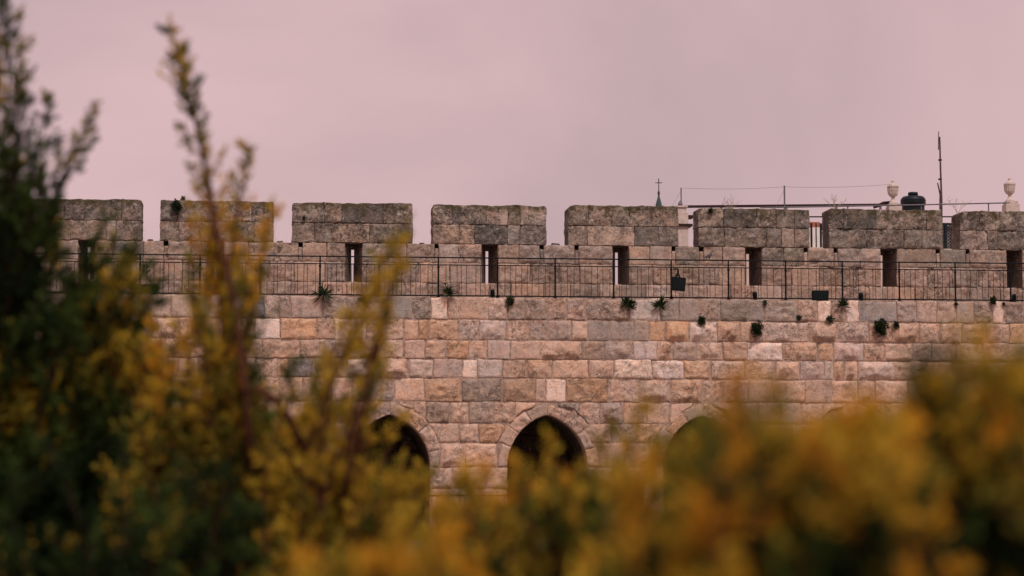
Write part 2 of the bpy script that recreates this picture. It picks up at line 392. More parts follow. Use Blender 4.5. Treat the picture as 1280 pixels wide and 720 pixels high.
for k in range(-1, len(ARX)):
    xa = ARX[k]+0 if k >= 0 else X(-20, 560, D); xb = ARX[k+1] if k+1 < len(ARX) else X(1300, 560, D)
    la = HW if k >= 0 else 0; lb = HW if k+1 < len(ARX) else 0
    for ci in range(5, 12):
        # bounds from the narrowest place of this course
        zb, zt = CZ[ci+1], CZ[ci]
        ea = extr(zb+.02) if k >= 0 else 0; eb = extr(zb+.02) if k+1 < len(ARX) else 0
        if ci == 5: ea = min(extr(zt), extr(zb)) if k >= 0 else 0; eb = min(extr(zt), extr(zb)) if k+1 < len(ARX) else 0
        ea = max(ea*.0+min(extr(zt-.02), extr(zb+.02)), .28) if k >= 0 else 0
        eb = max(min(extr(zt-.02), extr(zb+.02)), .28) if k+1 < len(ARX) else 0
        a, b = xa+ea, xb-eb
        if b-a < .15: continue
        n = max(2, round((b-a)/.62))
        cuts = [0]+sorted(rr.uniform(-.16, .16)/n+i/n for i in range(1, n))+[1]
        for i in range(n):
            x0, x1 = a+(b-a)*cuts[i], a+(b-a)*cuts[i+1]
            cl = None
            if i == 0 and k >= 0 and ci < 8: cl = (xa, 1, k)
            if i == n-1 and k+1 < len(ARX) and ci < 8: cl = (xb, -1, k+1)
            if cl:                              # keep only blocks that stay a sensible width beside the ring
                e = max(extr(zt-.02), extr(zb+.02)); wv = (x1-(xa+e)) if cl[1] > 0 else ((xb-e)-x0)
                if wv < .02 and max(x1-x0, 0) < .25: continue
            so_ = wall_stone(ci, x0, x1, None, cl)
            if ci >= 9: LOWEST.append(so_)
bmj = bmesh.new()
for so_ in LOWEST: bmj.from_mesh(so_.data)
mj = bpy.data.meshes.new('stone'); bmj.to_mesh(mj); bmj.free(); mj.materials.append(M['stone'])
for so_ in LOWEST: bpy.data.objects.remove(so_)
oj = link(bpy.data.objects.new('stone', mj), wall); oj.color = (*PINK, .6); tag(oj, kind='stuff')
for k, ax in enumerate(ARX):
    for side in (-1, 1):
        for i, (a0, a1, t) in enumerate(VOUS[k, side]):
            last = i == 3; t -= .002
            def pos(u, v, a0=a0, a1=a1, t=t, last=last, side=side, ax=ax):
                rho = RAD+t*v; e1 = math.acos(max(-1, min(1, -CXO/rho)))-GAP/rho if last else a1-GAP*.8/rho
                uu = u if side > 0 else u
                a = (a0+GAP*.8/rho)+(e1-a0-GAP*.8/rho)*uu
                return ax+side*(CXO+rho*math.cos(a)), ZS+rho*math.sin(a)
            pp = (lambda u, v, pos=pos: pos(v, u)) if side > 0 else (lambda u, v, pos=pos: pos(v, 1-u))
            base = rr.choice([PINK, PINK, OCHRE, (.46,.37,.32), (.55,.43,.37)])
            stone('voussoir', pp, t, (a1-a0)*RAD*1.1, D, .09, rr.choice(['flat','rough','worn']), rr.random()*999, M['stone'], wall, tint(rr, base, .08, .03), rr.uniform(0, .012))
# core of the wall: mortar face with the arch openings, vaults behind, walkway on top
core = MB(); XA, XB = ARX[0]-5.5, ARX[-1]+7; yf = D+.020; DV = 4.2
def quad(mb, *p):
    b = len(mb.v); mb.v += [tuple(q) for q in p]; mb.f.append(tuple(range(b, b+len(p))))
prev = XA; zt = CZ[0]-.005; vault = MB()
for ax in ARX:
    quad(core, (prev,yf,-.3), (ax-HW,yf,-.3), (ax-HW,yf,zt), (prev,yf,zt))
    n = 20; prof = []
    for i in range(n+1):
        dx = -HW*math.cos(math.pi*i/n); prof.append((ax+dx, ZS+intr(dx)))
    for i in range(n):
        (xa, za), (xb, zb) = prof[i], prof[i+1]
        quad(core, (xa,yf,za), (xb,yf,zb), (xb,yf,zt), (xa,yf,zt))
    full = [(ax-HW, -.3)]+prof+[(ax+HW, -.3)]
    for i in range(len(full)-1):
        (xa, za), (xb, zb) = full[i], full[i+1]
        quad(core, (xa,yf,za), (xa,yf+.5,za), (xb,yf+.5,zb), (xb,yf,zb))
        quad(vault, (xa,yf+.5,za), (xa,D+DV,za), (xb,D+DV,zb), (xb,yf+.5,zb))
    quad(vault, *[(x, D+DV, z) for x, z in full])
    prev = ax+HW
quad(core, (prev,yf,-.3), (XB,yf,-.3), (XB,yf,zt), (prev,yf,zt))
quad(core, (XA,yf,zt), (XB,yf,zt), (XB,D+8,zt), (XA,D+8,zt))
quad(core, (XA,yf,-.3), (XA,yf,zt), (XA,D+8,zt), (XA,D+8,-.3)); quad(core, (XB,yf,zt), (XB,yf,-.3), (XB,D+8,-.3), (XB,D+8,zt))
quad(core, (XA,D+8,-.3), (XA,D+8,zt), (XB,D+8,zt), (XB,D+8,-.3))
o = core.build('mortar_core', M['mortar'], wall); o.color = (.43, .33, .28, .6)
o = vault.build('vault', M['vault'], wall); o.color = (.10, .075, .06, 1)  # interior shade of the vaults painted into this dark colour
for k in (2, 3):                                   # blocks of the vaults' back walls, shade painted into their dark colour
    for r in range(7):
        z0 = .02+r*.48; z1 = min(z0+.46, ZS+RISE)
        for c in range(3):
            w = 2*HW/3; x0 = ARX[k]-HW+w*c+(.1 if r % 2 else -.08)*(0 < c); x1 = ARX[k]-HW+w*(c+1)+((.1 if r % 2 else -.08) if c < 2 else 0)
            if r == 3 and c == 1: continue
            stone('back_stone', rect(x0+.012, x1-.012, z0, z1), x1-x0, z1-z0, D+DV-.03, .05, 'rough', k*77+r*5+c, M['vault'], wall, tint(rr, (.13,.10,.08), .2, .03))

# ------------------------------------------------------------------ crenellated parapet
par = empty('battlement_wall', (0, 0, 0))
tag(par, 'grey weathered stone parapet with square merlons and arrow slits along the skyline', 'wall')
def XP(px, py=290): return X(px, py, YP)
MER = [ # left, right, upper row joints, lower row joints
 (29, 177, [29,55,80,104,138,152,177], [29,60,88,133,145,177]),
 (200, 342, [200,222,252,287,315,342], [200,224,250,291,318,342]),
 (365, 516, [365,406,427,479,495,516], [365,393,415,462,485,504,516]),
 (541, 683, [541,565,608,635,650,683], [541,574,593,635,650,683]),
 (710, 848, [710,736,765,787,829,848], [710,734,793,823,848]),
 (873, 1012, [873,890,905,946,970,993,1012], [873,906,958,977,993,1012]),
 (1036, 1178, [1036,1054,1095,1110,1158,1178], [1036,1083,1130,1152,1178]),
 (1200, 1342, [1200,1225,1250,1290,1315,1342], [1200,1234,1246,1300,1322,1342])]
SLIT = [108, 269, 442, 612, 776, 942, 1111, 1268]
SLX = [XP(p, 330) for p in SLIT]; SWI, SWO = .225, .036
Z_SILL = Z(610, 354, YP); Z_BASE = CZ[0]-.005
Z_R34 = Z(610, 329, YP)
LINT = {(0,88),(1,250),(2,415),(3,593),(4,734),(5,906),(6,1083),(7,1246)}
DARKST = {(3,593),(2,427),(4,793),(5,905),(6,1054)}
rp2 = random.Random(23)
for mi, (p0, p1, up, lo) in enumerate(MER):
    xl, xr = XP(p0, 280), XP(p1, 280); ztop = Z_MT+rp2.uniform(-.02, .02); R = .13 if mi in (4, 7) else rp2.choice([.04, .06, .08])
    mc = MB().box(xl+.04, xr-.04, YP+.035, YP+TP-.02, Z_MB-.005, ztop-.05).build('merlon', M['merlon'], par); mc.color = (.2,.165,.145,1)
    ph = rp2.uniform(0, 9)
    def fix(x, z, xl=xl, xr=xr, ztop=ztop, R=R, ph=ph):
        for cx, s in ((xl+R, -1), (xr-R, 1)):
            dx, dz = (x-cx)*s, z-(ztop-R)
            if dx > 0 and dz > 0:
                q = math.hypot(dx, dz)
                if q > R: x, z = cx+s*dx*R/q, ztop-R+dz*R/q
        if z > ztop-.08: z += .022*noise.noise(Vector((x*1.6, ph, 0)))+.012*noise.noise(Vector((x*6, ph, 3)))
        return x, z
    for row, js in ((0, up), (1, lo)):
        z0, z1 = (Z_MM+.008, ztop) if row == 0 else (Z_MB+.008, Z_MM-.008)
        for i in range(len(js)-1):
            x0, x1 = XP(js[i], 280), XP(js[i+1], 280)
            key = (mi, js[i])
            end = i in (0, len(js)-2)
            base = (.39,.335,.295) if rp2.random() < .55 else (.50,.415,.36) if rp2.random() < .6 else (.29,.262,.24)
            if key in DARKST: base = (.19,.18,.17)
            g0 = 0 if i == 0 else .004; g1 = 0 if i == len(js)-2 else .004
            stone('stone', rect(x0+g0, x1-g1, z0, z1), x1-x0, z1-z0, YP, TP if end else .3, rp2.choices(['rough','worn','flat'], [.4,.4,.2])[0],
                  rp2.random()*999, M['merlon'], mc, tint(rp2, base, .15, .03), rp2.uniform(-.005, .012), fix)
# core below the merlons: solid up to the sill, splayed slits above it
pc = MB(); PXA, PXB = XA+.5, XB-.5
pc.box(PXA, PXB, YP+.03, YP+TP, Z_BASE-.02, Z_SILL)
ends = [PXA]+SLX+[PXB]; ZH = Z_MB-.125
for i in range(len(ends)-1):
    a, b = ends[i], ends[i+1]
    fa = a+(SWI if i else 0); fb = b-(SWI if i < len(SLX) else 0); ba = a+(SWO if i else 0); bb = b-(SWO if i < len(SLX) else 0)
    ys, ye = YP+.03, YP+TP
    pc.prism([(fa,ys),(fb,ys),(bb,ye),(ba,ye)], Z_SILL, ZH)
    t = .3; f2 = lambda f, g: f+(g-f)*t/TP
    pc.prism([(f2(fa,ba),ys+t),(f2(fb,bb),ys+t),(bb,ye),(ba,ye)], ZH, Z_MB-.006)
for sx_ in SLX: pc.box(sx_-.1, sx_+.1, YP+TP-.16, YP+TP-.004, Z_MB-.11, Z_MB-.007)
o = pc.build('mortar_core', M['mortar'], par); o.color = (.17, .135, .115, .6)  # dark colour paints the shade inside the slits; joints share it
HOLES = [207, 375.5, 546, 677.5, 721, 842, 877, 1007.5, 1045, 1172.5, 1209.5]
HX = [XP(p, 308) for p in HOLES]
def row_stones(z0, z1, cuts, holes, depth, greyish):
    """a course of the parapet between cuts; slits stay open, putlog holes are notches in the top of the joints"""
    for i in range(len(cuts)-1):
        x0, x1 = cuts[i], cuts[i+1]
        if any(abs((x0+x1)/2-s) < SWI*.9 for s in SLX) and z0 > Z_SILL-.05: continue
        hole = any(abs((x0+x1)/2-h) < .03 for h in holes)
        zz1 = z1-.115 if hole else z1
        r_ = rp2.random()
        base = (.47,.37,.315) if r_ < .5 else (.38,.315,.275) if r_ < .8 else (.53,.40,.335)
        if greyish: base = (.40,.335,.295) if r_ < .5 else (.48,.385,.33) if r_ < .85 else (.30,.27,.245)
        stone('stone', rect(x0+.006, x1-.006, z0+.004, zz1-(.0 if zz1 > Z_MB-.01 else .003)), x1-x0, zz1-z0, YP, depth, rp2.choices(['rough','worn','flat'], [.35,.35,.3])[0],
              rp2.random()*999, M['parapet'], par, tint(rp2, base, .12, .04), rp2.uniform(-.006, .008))
def make_cuts(fixed, lo, hi, seed):
    q = random.Random(seed); fx = sorted(fixed); out = [lo]; x = lo
    for f in fx+[hi]:
        if f <= lo or f > hi: continue
        span = f-out[-1]; n = max(1, round(span/q.uniform(.55, .8)))
        s = out[-1]
        for i in range(1, n): out.append(s+span*(i+q.uniform(-.18, .18))/n)
        out.append(f)
    return out
lo, hi = XP(-25), XP(1310)
fx = [s+k*SWI for s in SLX for k in (-1, 1)]
c3 = make_cuts(fx+[h+k*.055 for h in HX for k in (-1, 1)], lo, hi, 3)
row_stones(Z_R34, Z_MB-.004, c3, HX, .32, True)
row_stones(Z_SILL, Z_R34, make_cuts(fx, lo, hi, 4), [], .1, False)
row_stones(CZ[0]-.02, Z_SILL, make_cuts([], lo, hi, 6), [], .1, False)
for p in (187, 697, 1100-405, 528, 350):          # loose lumps on the crenel floors
    x = XP(p, 303); s = .05+.04*rp2.random()
    stone('stone', rect(x-s, x+s*1.2, Z_MB-.01, Z_MB+s*.8), 2*s, s, YP+.2, .25, 'rough', p, M['merlon'], par, (.17,.15,.14))

# ------------------------------------------------------------------ iron railing on the wall walk
rail = empty('iron_railing', (0, 0, 0))
tag(rail, 'thin black iron railing along the edge of the wall walk', 'railing')
POSTS = [25,100,175,250,325,400,474,548,622,694,767,839,910.5,982,1053,1124,1194,1263,1332]
PX = [X(p, 345, YR) for p in POSTS]
zr1 = Z(640, 322.8, YR); zr2 = Z(640, 332, YR); zr0 = Z(640, 370.2, YR); zc = CZ[0]
MB().tube([(PX[0]-.3,YR,zr1),(PX[-1],YR,zr1)], .018, 6).build('top_rail', M['iron'], rail)
MB().tube([(PX[0]-.3,YR,zr2),(PX[-1],YR,zr2)], .014, 6).build('middle_rail', M['iron'], rail)
MB().tube([(PX[0]-.3,YR,zr0),(PX[-1],YR,zr0)], .018, 6).build('bottom_rail', M['iron'], rail)
pm = MB().tube([(0,0,zc-.01),(0,0,zr1-.25),(0,0,zr1-.2),(0,0,zr1-.19),(0,0,zr1)], [.024,.024,.024,.02,.02], 8)
pm.tube([(0,0,zr2-.10),(0,0,zr2-.06),(0,0,zr2-.02)], [.022,.04,.022], 8); pm.tube([(0,0,zc-.01),(0,0,zc+.05),(0,0,zc+.11)], [.045,.045,.022], 8)
p0 = pm.build('post', M['iron'], rail); p0.location = (PX[0], YR, 0)
b0 = None
for i, x in enumerate(PX):
    if i: q = p0.copy(); q.location = (x, YR, 0); link(q, rail)
    if i+1 < len(PX):
        for k in range(1, 10):
            bx = x+(PX[i+1]-x)*k/10
            if b0 is None:
                b0 = MB().tube([(0,0,zr0),(0,0,zr2)], .0075, 5).build('baluster', M['rust'], rail); b0.location = (bx, YR, 0)
            else:
                q = b0.copy(); q.location = (bx, YR, 0); q.rotation_euler = (rs.uniform(-.006,.006), rs.uniform(-.008,.008), 0); link(q, rail)

# ------------------------------------------------------------------ lamps on the wall
def floodlight(px, py, w, h, Y, label, yoke):
    c = at(px, py, Y); g = empty('floodlight', (c.x, c.y, c.z)); tag(g, label, 'floodlight')
    m = MB(); s = .8
    fr = [(-w/2,-h/2),(w/2*.92,-h/2),(w/2,h/2*.8),(w/2*.9,h/2),(-w/2*.95,h/2),(-w/2*1.04,h/2*.6)]
    n = len(fr)
    m.v = [(x, -.10, z) for x, z in fr]+[(x*s, .12, z*s) for x, z in fr]
    m.f = [tuple(range(n)), tuple(range(2*n-1, n-1, -1))]+[(i, n+i, n+(i+1) % n, (i+1) % n) for i in range(n)]
    hs_ = m.build('housing', M['lamp'], g)
    MB().box(-w*.42, w*.4, -.112, -.1005, -h*.40, h*.36).build('glass', M['lampglass'], hs_)
    m = MB()
    if yoke > 0:
        g.rotation_euler = (0, .06, .12)
        m.tube([(-w*.16,.0,h*.45),(0,.02,h*.5+yoke*.55),(0,.03,h*.5+yoke)], [.04,.03,.022], 6); m.tube([(w*.16,.0,h*.45),(0,.02,h*.5+yoke*.55)], .022, 6)
        m.tube([(0,.03,h*.5+yoke),(-.12,.05,h*.5+yoke-.02)], .02, 6)
    else:
        m.tube([(-w*.3,.05,-h*.45),(-w*.3,.05,-h*.5-abs(yoke))], .02, 6); m.tube([(w*.3,.05,-h*.45),(w*.3,.05,-h*.5-abs(yoke))], .02, 6)
    m.build('bracket', M['iron'], g)
    return g
floodlight(847, 355.5, .40, .37, YR-.13, 'black square floodlight hanging from the iron railing by a bracket', .24)
floodlight(1024.5, 369.6, .47, .27, YR-.12, 'wide flat dark floodlight standing on the coping stones', -.02)
floodlight(184, 361.5, .62, .25, YR-.12, 'dark floodlight at the left end of the railing behind green twigs', -.08)
def spot(px, py, label):
    c = at(px, py, YR-.08); g = empty('spotlight', (c.x, c.y, CZ[0])); tag(g, label, 'spotlight', 'small lamps on the coping')
    MB().tube([(0,0,-.01),(0,0,.04)], [.06,.05], 10).build('base', M['iron'], g)
    MB().tube([(0,.03,.03),(0,.02,.1),(-.01,-.01,.19),(-.015,-.02,.21)], [.05,.062,.06,.045], 10).build('housing', M['lamp'], g)
spot(616, 367, 'small dark lamp on the coping beneath the fourth merlon from the left')
spot(944, 369, 'small dark lamp on the coping left of the flat floodlight')
spot(1076.5, 371, 'small dark lamp on the coping right of the flat floodlight')
spot(1268, 372, 'small dark lamp on the coping at the far right edge')

# ------------------------------------------------------------------ leaves
def leaf_mesh(name, base, dirs, nrm, length, width, colr, mat, parent=None, narrow=.45):
    """kite shaped leaves: base, two shoulders, tip (numpy arrays)"""
    n = len(base); side = np.cross(dirs, nrm); side /= np.linalg.norm(side, axis=1)[:, None]+1e-9
    up = np.cross(side, dirs)
    L_ = length[:, None]; W = width[:, None]
    v = np.empty((n, 4, 3)); v[:, 0] = base; v[:, 1] = base+dirs*L_*narrow+side*W*.5+up*W*.18
    v[:, 2] = base+dirs*L_; v[:, 3] = base+dirs*L_*narrow-side*W*.5+up*W*.18
    me = bpy.data.meshes.new(name); me.vertices.add(4*n); me.vertices.foreach_set('co', v.reshape(-1))
    idx = np.arange(n)*4
    tri = np.stack([idx, idx+1, idx+2, idx, idx+2, idx+3], 1).reshape(-1).astype(np.int32)
    me.loops.add(6*n); me.loops.foreach_set('vertex_index', tri)
    me.polygons.add(2*n); me.polygons.foreach_set('loop_start', np.arange(2*n, dtype=np.int32)*3); me.polygons.foreach_set('loop_total', np.full(2*n, 3, np.int32))
    me.update(calc_edges=True)
    ca = me.color_attributes.new('leaf_colour', 'FLOAT_COLOR', 'POINT')
    c4 = np.ones((n, 4, 4), np.float32); c4[:, :, :3] = colr[:, None, :]
    ca.data.foreach_set('color', c4.reshape(-1))
    me.materials.append(mat)
    return link(bpy.data.objects.new(name, me), parent)
def unit(a): return a/(np.linalg.norm(a, axis=-1, keepdims=True)+1e-9)

# ---- tufts rooted in the masonry
def tuft(px, py, Y, size, kind, label, seed, col=(.026, .038, .018)):
    size *= .9
    q = np.random.default_rng(seed); c = at(px, py, Y)
    if kind == 'spiky':
        n = 60; size *= 1.3; d = q.normal(size=(n, 3)); d[:, 1] = -abs(d[:, 1])*.7; d[:, 2] = d[:, 2]*.85+.45; d = unit(d)
        ln = size*q.uniform(.45, 1.0, n); wd = size*q.uniform(.09, .15, n); b = q.normal(size=(n, 3))*size*.06
    elif kind == 'hang':
        n = 170; d = q.normal(size=(n, 3)); d[:, 1] = -abs(d[:, 1])*.8; d[:, 2] = d[:, 2]*.7-.1; d = unit(d)
        ln = size*q.uniform(.25, .5, n); wd = size*q.uniform(.10, .2, n); b = np.clip(q.normal(size=(n, 3)), -1.7, 1.7)*size*np.array([.13, .12, .13])+size*np.array([[0,0,0],[.3,0,-.1],[-.28,0,.08],[.08,0,-.4],[-.1,0,.3],[.2,0,.22]])[q.integers(0, 6, n)]*q.uniform(.5, 1.3, 3)
    else:
        n = 1100; b = unit(q.normal(size=(n, 3)))*q.uniform(.2, 1, n)[:, None]**.5*size*np.array([.8, .7, 1.05]); b[:, 1] -= size*.45
        b *= (1+.28*np.sin(b[:, :1]*31/size*.2+b[:, 2:]*17/size*.3+seed))
        d = unit(b+q.normal(size=(n, 3))*size*.6+np.array([0, -.2, .25])*size); ln = size*q.uniform(.22, .42, n); wd = ln*.45
    if kind != 'bush': b[:, 1] -= size*.15
    colr = np.array(col)[None]*q.uniform(.6, 1.7, (n, 1))*q.uniform(.85, 1.15, (n, 3))
    o = leaf_mesh('wall_plant', b, d, unit(q.normal(size=(n, 3))), ln, wd, colr, M['leafw']); o.location = c
    tag(o, label, 'plant', 'plants rooted in the wall'); return o
YD = D-.02
tuft(403, 368, YD, .34, 'spiky', 'spiky dark plant at the railing foot below the third merlon from the left', 1)
tuft(455, 375, YD, .24, 'hang', 'small dark plant on the coping below the third merlon, behind a yellow twig', 2)
tuft(560, 367, YD, .27, 'spiky', 'spiky dark plant above the single pale coping block', 3)
tuft(637, 376, YD, .26, 'hang', 'dark trailing plant just right of the small lamp below the fourth merlon', 4)
tuft(785, 379, YD, .36, 'hang', 'larger leafy tuft left of the smooth pale coping patch', 5)
tuft(825, 382, YD, .30, 'spiky', 'starry dark tuft right of the smooth pale coping patch', 6)
tuft(877, 401, YD, .12, 'bush', 'tiny round plant in the joint under the hanging floodlight', 7)
tuft(945, 411.5, YD, .185, 'bush', 'round dark bush growing from the wall left of the flat floodlight', 8)
tuft(1100, 410, YD, .215, 'bush', 'largest round dark bush growing from the wall on the right', 9)
tuft(1037, 399, YD, .20, 'hang', 'narrow pointed plant in the joint under the flat floodlight', 10)
tuft(1053, 381, YD, .23, 'spiky', 'spiky tuft at the railing post right of the flat floodlight', 11)
tuft(998, 397, YD, .15, 'hang', 'small plant in a crack left of the flat floodlight', 12)
tuft(1120, 406, YD, .10, 'bush', 'tiny plant just right of the largest round bush', 13)
tuft(956, 378, YD, .12, 'hang', 'little plant between two grey coping blocks', 14)
tuft(1241, 376, YD, .11, 'bush', 'small plant on the coping left of the narrow pale block at far right', 15)
tuft(1254, 380, YD, .10, 'hang', 'small plant on the coping right of the narrow pale block at far right', 16)
tuft(1195, 380, YD, .13, 'hang', 'small plant under the railing post near the right end', 17)
tuft(221, 258, YP-.03, .17, 'bush', 'small dark shrub sprouting from the second merlon from the left', 18)
tuft(229, 249, YP+.1, .08, 'bush', 'tiny plant on top of the second merlon from the left', 19)
tuft(380, 273, YP-.03, .055, 'bush', 'tiny dark plant on the face of the third merlon from the left', 20)
tuft(888, 263.5, YP-.03, .075, 'bush', 'tiny dark plant near the top of the sixth merlon from the left', 21)
def dry(px, py, Y, size, label, seed):
    q = random.Random(seed); c = at(px, py, Y); m = MB()
    for i in range(7):
        a = q.uniform(-1.0, 1.0); l_ = size*q.uniform(.6, 1); p0 = Vector((q.uniform(-.04,.04), 0, -.06))
        p1 = p0+Vector((math.sin(a)*l_*.5, q.uniform(-.1,.1)*l_, math.cos(a)*l_*.6)); p2 = p1+Vector((math.sin(a*1.4)*l_*.5, 0, math.cos(a)*l_*.4))
        m.tube([p0, p1, p2], [.006,.005,.004], 4)
        for k in range(3):
            b_ = p1.lerp(p2, k/2); e = b_+Vector((q.uniform(-.1,.1), q.uniform(-.05,.05), q.uniform(.02,.1))); m.tube([b_, e], [.004,.006], 4)
    o = m.build('dry_stalks', M['bone']); o.location = c; tag(o, label, 'dry plant', 'dry stalks on the merlon tops')
dry(914, 260, YP+.4, .36, 'dry pale stalks on top of the sixth merlon from the left', 1)
dry(1043, 260, YP+.4, .40, 'dry pale stalks on top of the merlon left of the water tank', 2)
dry(1197, 264, YP+.4, .46, 'dry pale stalks on the rightmost merlon beside the mast', 3)

# ------------------------------------------------------------------ pigeon on the rail
def pigeon():
    c = at(886.5, 325.3, YR); g = empty('pigeon', (c.x, YR, zr1+.019)); tag(g, 'slate grey pigeon perched on the top rail of the railing', 'bird')
    g.rotation_euler = (0, 0, .35)
    bm = bmesh.new(); prof = [(-.17,.035,.012,.006),(-.11,.055,.022,.012),(-.06,.075,.045,.035),(0,.10,.06,.055),(.05,.135,.055,.055),(.075,.175,.035,.035),(.085,.205,.026,.028),(.098,.228,.03,.028),(.118,.235,.022,.02),(.130,.233,.006,.006)]
    rings = []
    for x, z, w, h in prof: rings.append([bm.verts.new((x, w*math.cos(2*math.pi*k/10), z+h*math.sin(2*math.pi*k/10))) for k in range(10)])
    for a, b in zip(rings, rings[1:]):
        for k in range(10): bm.faces.new((a[k], a[(k+1) % 10], b[(k+1) % 10], b[k]))
    bm.faces.new(rings[0]); bm.faces.new(rings[-1][::-1]); bmesh.ops.recalc_face_normals(bm, faces=bm.faces)
    me = bpy.data.meshes.new('body'); bm.to_mesh(me); bm.free(); me.materials.append(M['feather']); me.polygons.foreach_set('use_smooth', [True]*len(me.polygons)); bd_ = link(bpy.data.objects.new('body', me), g)
    MB().tube([(.128,0,.231),(.150,0,.224)], [.007,.002], 6).build('beak', M['iron'], bd_)
    for s in (-1, 1): MB().tube([(.01,s*.02,.055),(.012,s*.02,.0),(.04,s*.022,-.002)], [.008,.006,.004], 5).build('leg', M['rust'], g)
    for s in (-1, 1):
        m = MB(); m.v = [(.05,s*.056,.14),(.03,s*.060,.09),(-.10,s*.03,.045),(-.16,s*.012,.05),(-.04,s*.05,.12)]; m.f = [(0,1,2,3,4)] if s > 0 else [(4,3,2,1,0)]
        m.build('wing', M['feather'], bd_)
pigeon()

# ------------------------------------------------------------------ roofs and things beyond the wall
YB = 71.0
zroof = Z(1000, 309, YB)
bxl, bxr = X(849, 300, YB), X(1345, 300, YB)
bld = empty('rooftop_building', ((bxl+bxr)/2, YB+6, 0)); tag(bld, 'cream plastered building behind the right half of the battlements', 'building')
def place(mb, name, mat, parent, smooth=False):
    o = mb.build(name, mat, parent, smooth)
    o.matrix_parent_inverse = Matrix.Translation(-parent.location); return o
place(MB().box(bxl, bxr, YB, YB+12, 0, zroof), 'wall', M['plaster'], bld)
# corner pier with moulded cap
pcx = X(853.5, 285, YB); zc0 = Z(850, 266, YB); zc1 = Z(850, 257, YB)
pier = MB().box(pcx-.20, pcx+.17, YB-.05, YB+.4, zroof-.02, zc0)
pier.box(pcx-.15, pcx+.12, YB, YB+.32, zc0, zc1-.05).box(pcx-.19, pcx+.16, YB-.04, YB+.38, zc1-.05, zc1)
pier = place(pier, 'corner_pier', M['urn'], bld)
mm = MB().box(pcx-.24, pcx+.30, YB-.12, YB+.5, Z(850,283,YB), Z(850,280,YB)); mm.prism([(pcx+.17,YB-.06),(pcx+.36,YB-.06),(pcx+.36,YB+.5),(pcx+.17,YB+.5)], Z(860,272,YB), Z(860,269,YB))
place(mm, 'cornice', M['rust'], bld)
mm = MB().tube([(pcx-.02,YB+.15,zc1-.02),(pcx-.02,YB+.15,Z(850,234,YB))], .02, 6); mm.tube([(pcx-.05,YB+.15,zc1),(pcx-.05,YB+.15,zc1+.07),(pcx-.03,YB+.15,zc1+.18)], [.06,.08,.03], 8)
place(mm, 'rod', M['pipe'], bld)
# roof parapet pieces visible in the crenels
gx0, gx1 = X(1008, 290, YB), X(1034, 290, YB)
place(MB().box(gx0-.3, gx1+.3, YB+2, YB+2.15, zroof, Z(1020, 284, YB+2)), 'roof_parapet', M['white'], bld)
place(MB().box(gx0-.3, gx1+.3, YB+2.2, YB+3, Z(1020,285,YB+2), Z(1020, 277.5, YB+2.2)), 'tiled_ridge', M['brickred'], bld)
rz0, rz1 = zroof, Z(1020, 271.5, YB+.6)
place(MB().tube([(X(985,271,YB),YB+.6,rz1),(X(1345,271,YB),YB+.6,Z(1345,271,YB+.6))], .022, 6), 'roof_rail', M['iron'], bld)
for k in range(30):
    bx = X(990, 290, YB)+k*.155
    if bx > X(1060, 290, YB): break
    place(MB().tube([(bx,YB+.6,rz0-.01),(bx,YB+.6,rz1 if k % 4 == 0 else Z(1020, 279, YB+.6))], .035 if k % 2 else .02, 6), 'rail_bar', M['tank'] if k % 2 else M['iron'], bld)
# lattice screen
lx0, lx1 = X(1168, 290, YB), X(1199, 290, YB); lz0, lz1 = zroof-.01, Z(1185, 278, YB)
place(MB().box(lx0, lx1, YB+.8, YB+.9, zroof-.01, lz1+.05), 'screen_backing', M['white'], bld)
m = MB(); w_, h_ = lx1-lx0, lz1-lz0
for k in range(-8, 14):
    for s in (1, -1):
        xa = lx0+k*.105 if s > 0 else lx1-k*.105
        t0 = max(0, (lx0-xa)/s/h_ if s > 0 else (xa-lx1)/h_); t1 = min(1, ((lx1-xa) if s > 0 else (xa-lx0))/h_)
        if t1 > t0+.03: m.tube([(xa+s*h_*t0,YB+.7+.02*s,lz0+h_*t0),(xa+s*h_*t1,YB+.7+.02*s,lz0+h_*t1)], .013, 4)
for xx in (lx0, (lx0+lx1)/2-.18, (lx0+lx1)/2+.17, lx1): m.box(xx-.035, xx+.035, YB+.66, YB+.74, lz0, lz1+.06)
m.box(lx0-.03, lx1+.03, YB+.655, YB+.745, lz1, lz1+.06); place(m, 'lattice_screen', M['tank'], bld)
# pipes and beam above the merlons
def pipe(p0, p1, r, mat, label, name='roof_pipe', props=()):
    a, b = at(*p0), at(*p1); m = MB().tube([a, a.lerp(b, .5)-Vector((0,0,.03)), b], r, 8)
    o = m.build(name, M[mat]); tag(o, label, 'pipe')
    return o
YQ = YB-.7
bm_ = empty('roof_beam', (X(858, 258, YQ), YQ, zroof)); tag(bm_, 'long dark beam resting on thin posts behind the merlon tops', 'beam')
def place2(mb, name, mat): return place(mb, name, mat, bm_)
a, b = at(856, 258.3, YQ+1), at(1108, 256.0, YQ+1)
place2(MB().tube([a, b], .055, 4), 'beam', M['rust'])
for t in (.18, .5, .75, .97):
    q = a.lerp(b, t); place2(MB().tube([(q.x,q.y,zroof-.02),(q.x,q.y,q.z)], .04, 6), 'post', M['pipe'])
m = MB().tube([at(1092, 259.5, YQ+1.3), at(1104, 254.5, YQ+1.3), at(1114, 253, YQ+1.3)], [.04,.07,.05], 6); place2(m, 'brace', M['rust'])
pz = empty('roof_pipe', (at(1000, 258, YQ).x, YQ, zroof)); tag(pz, 'thin pale grey pipe crossing in front of the water tank', 'pipe')
q0, q1 = at(950, 259.6, YQ), at(1262, 253.5, YQ)
place(MB().tube([q0, at(1120, 256.6, YQ), q1], .022, 6), 'pipe', M['pipe'], pz)
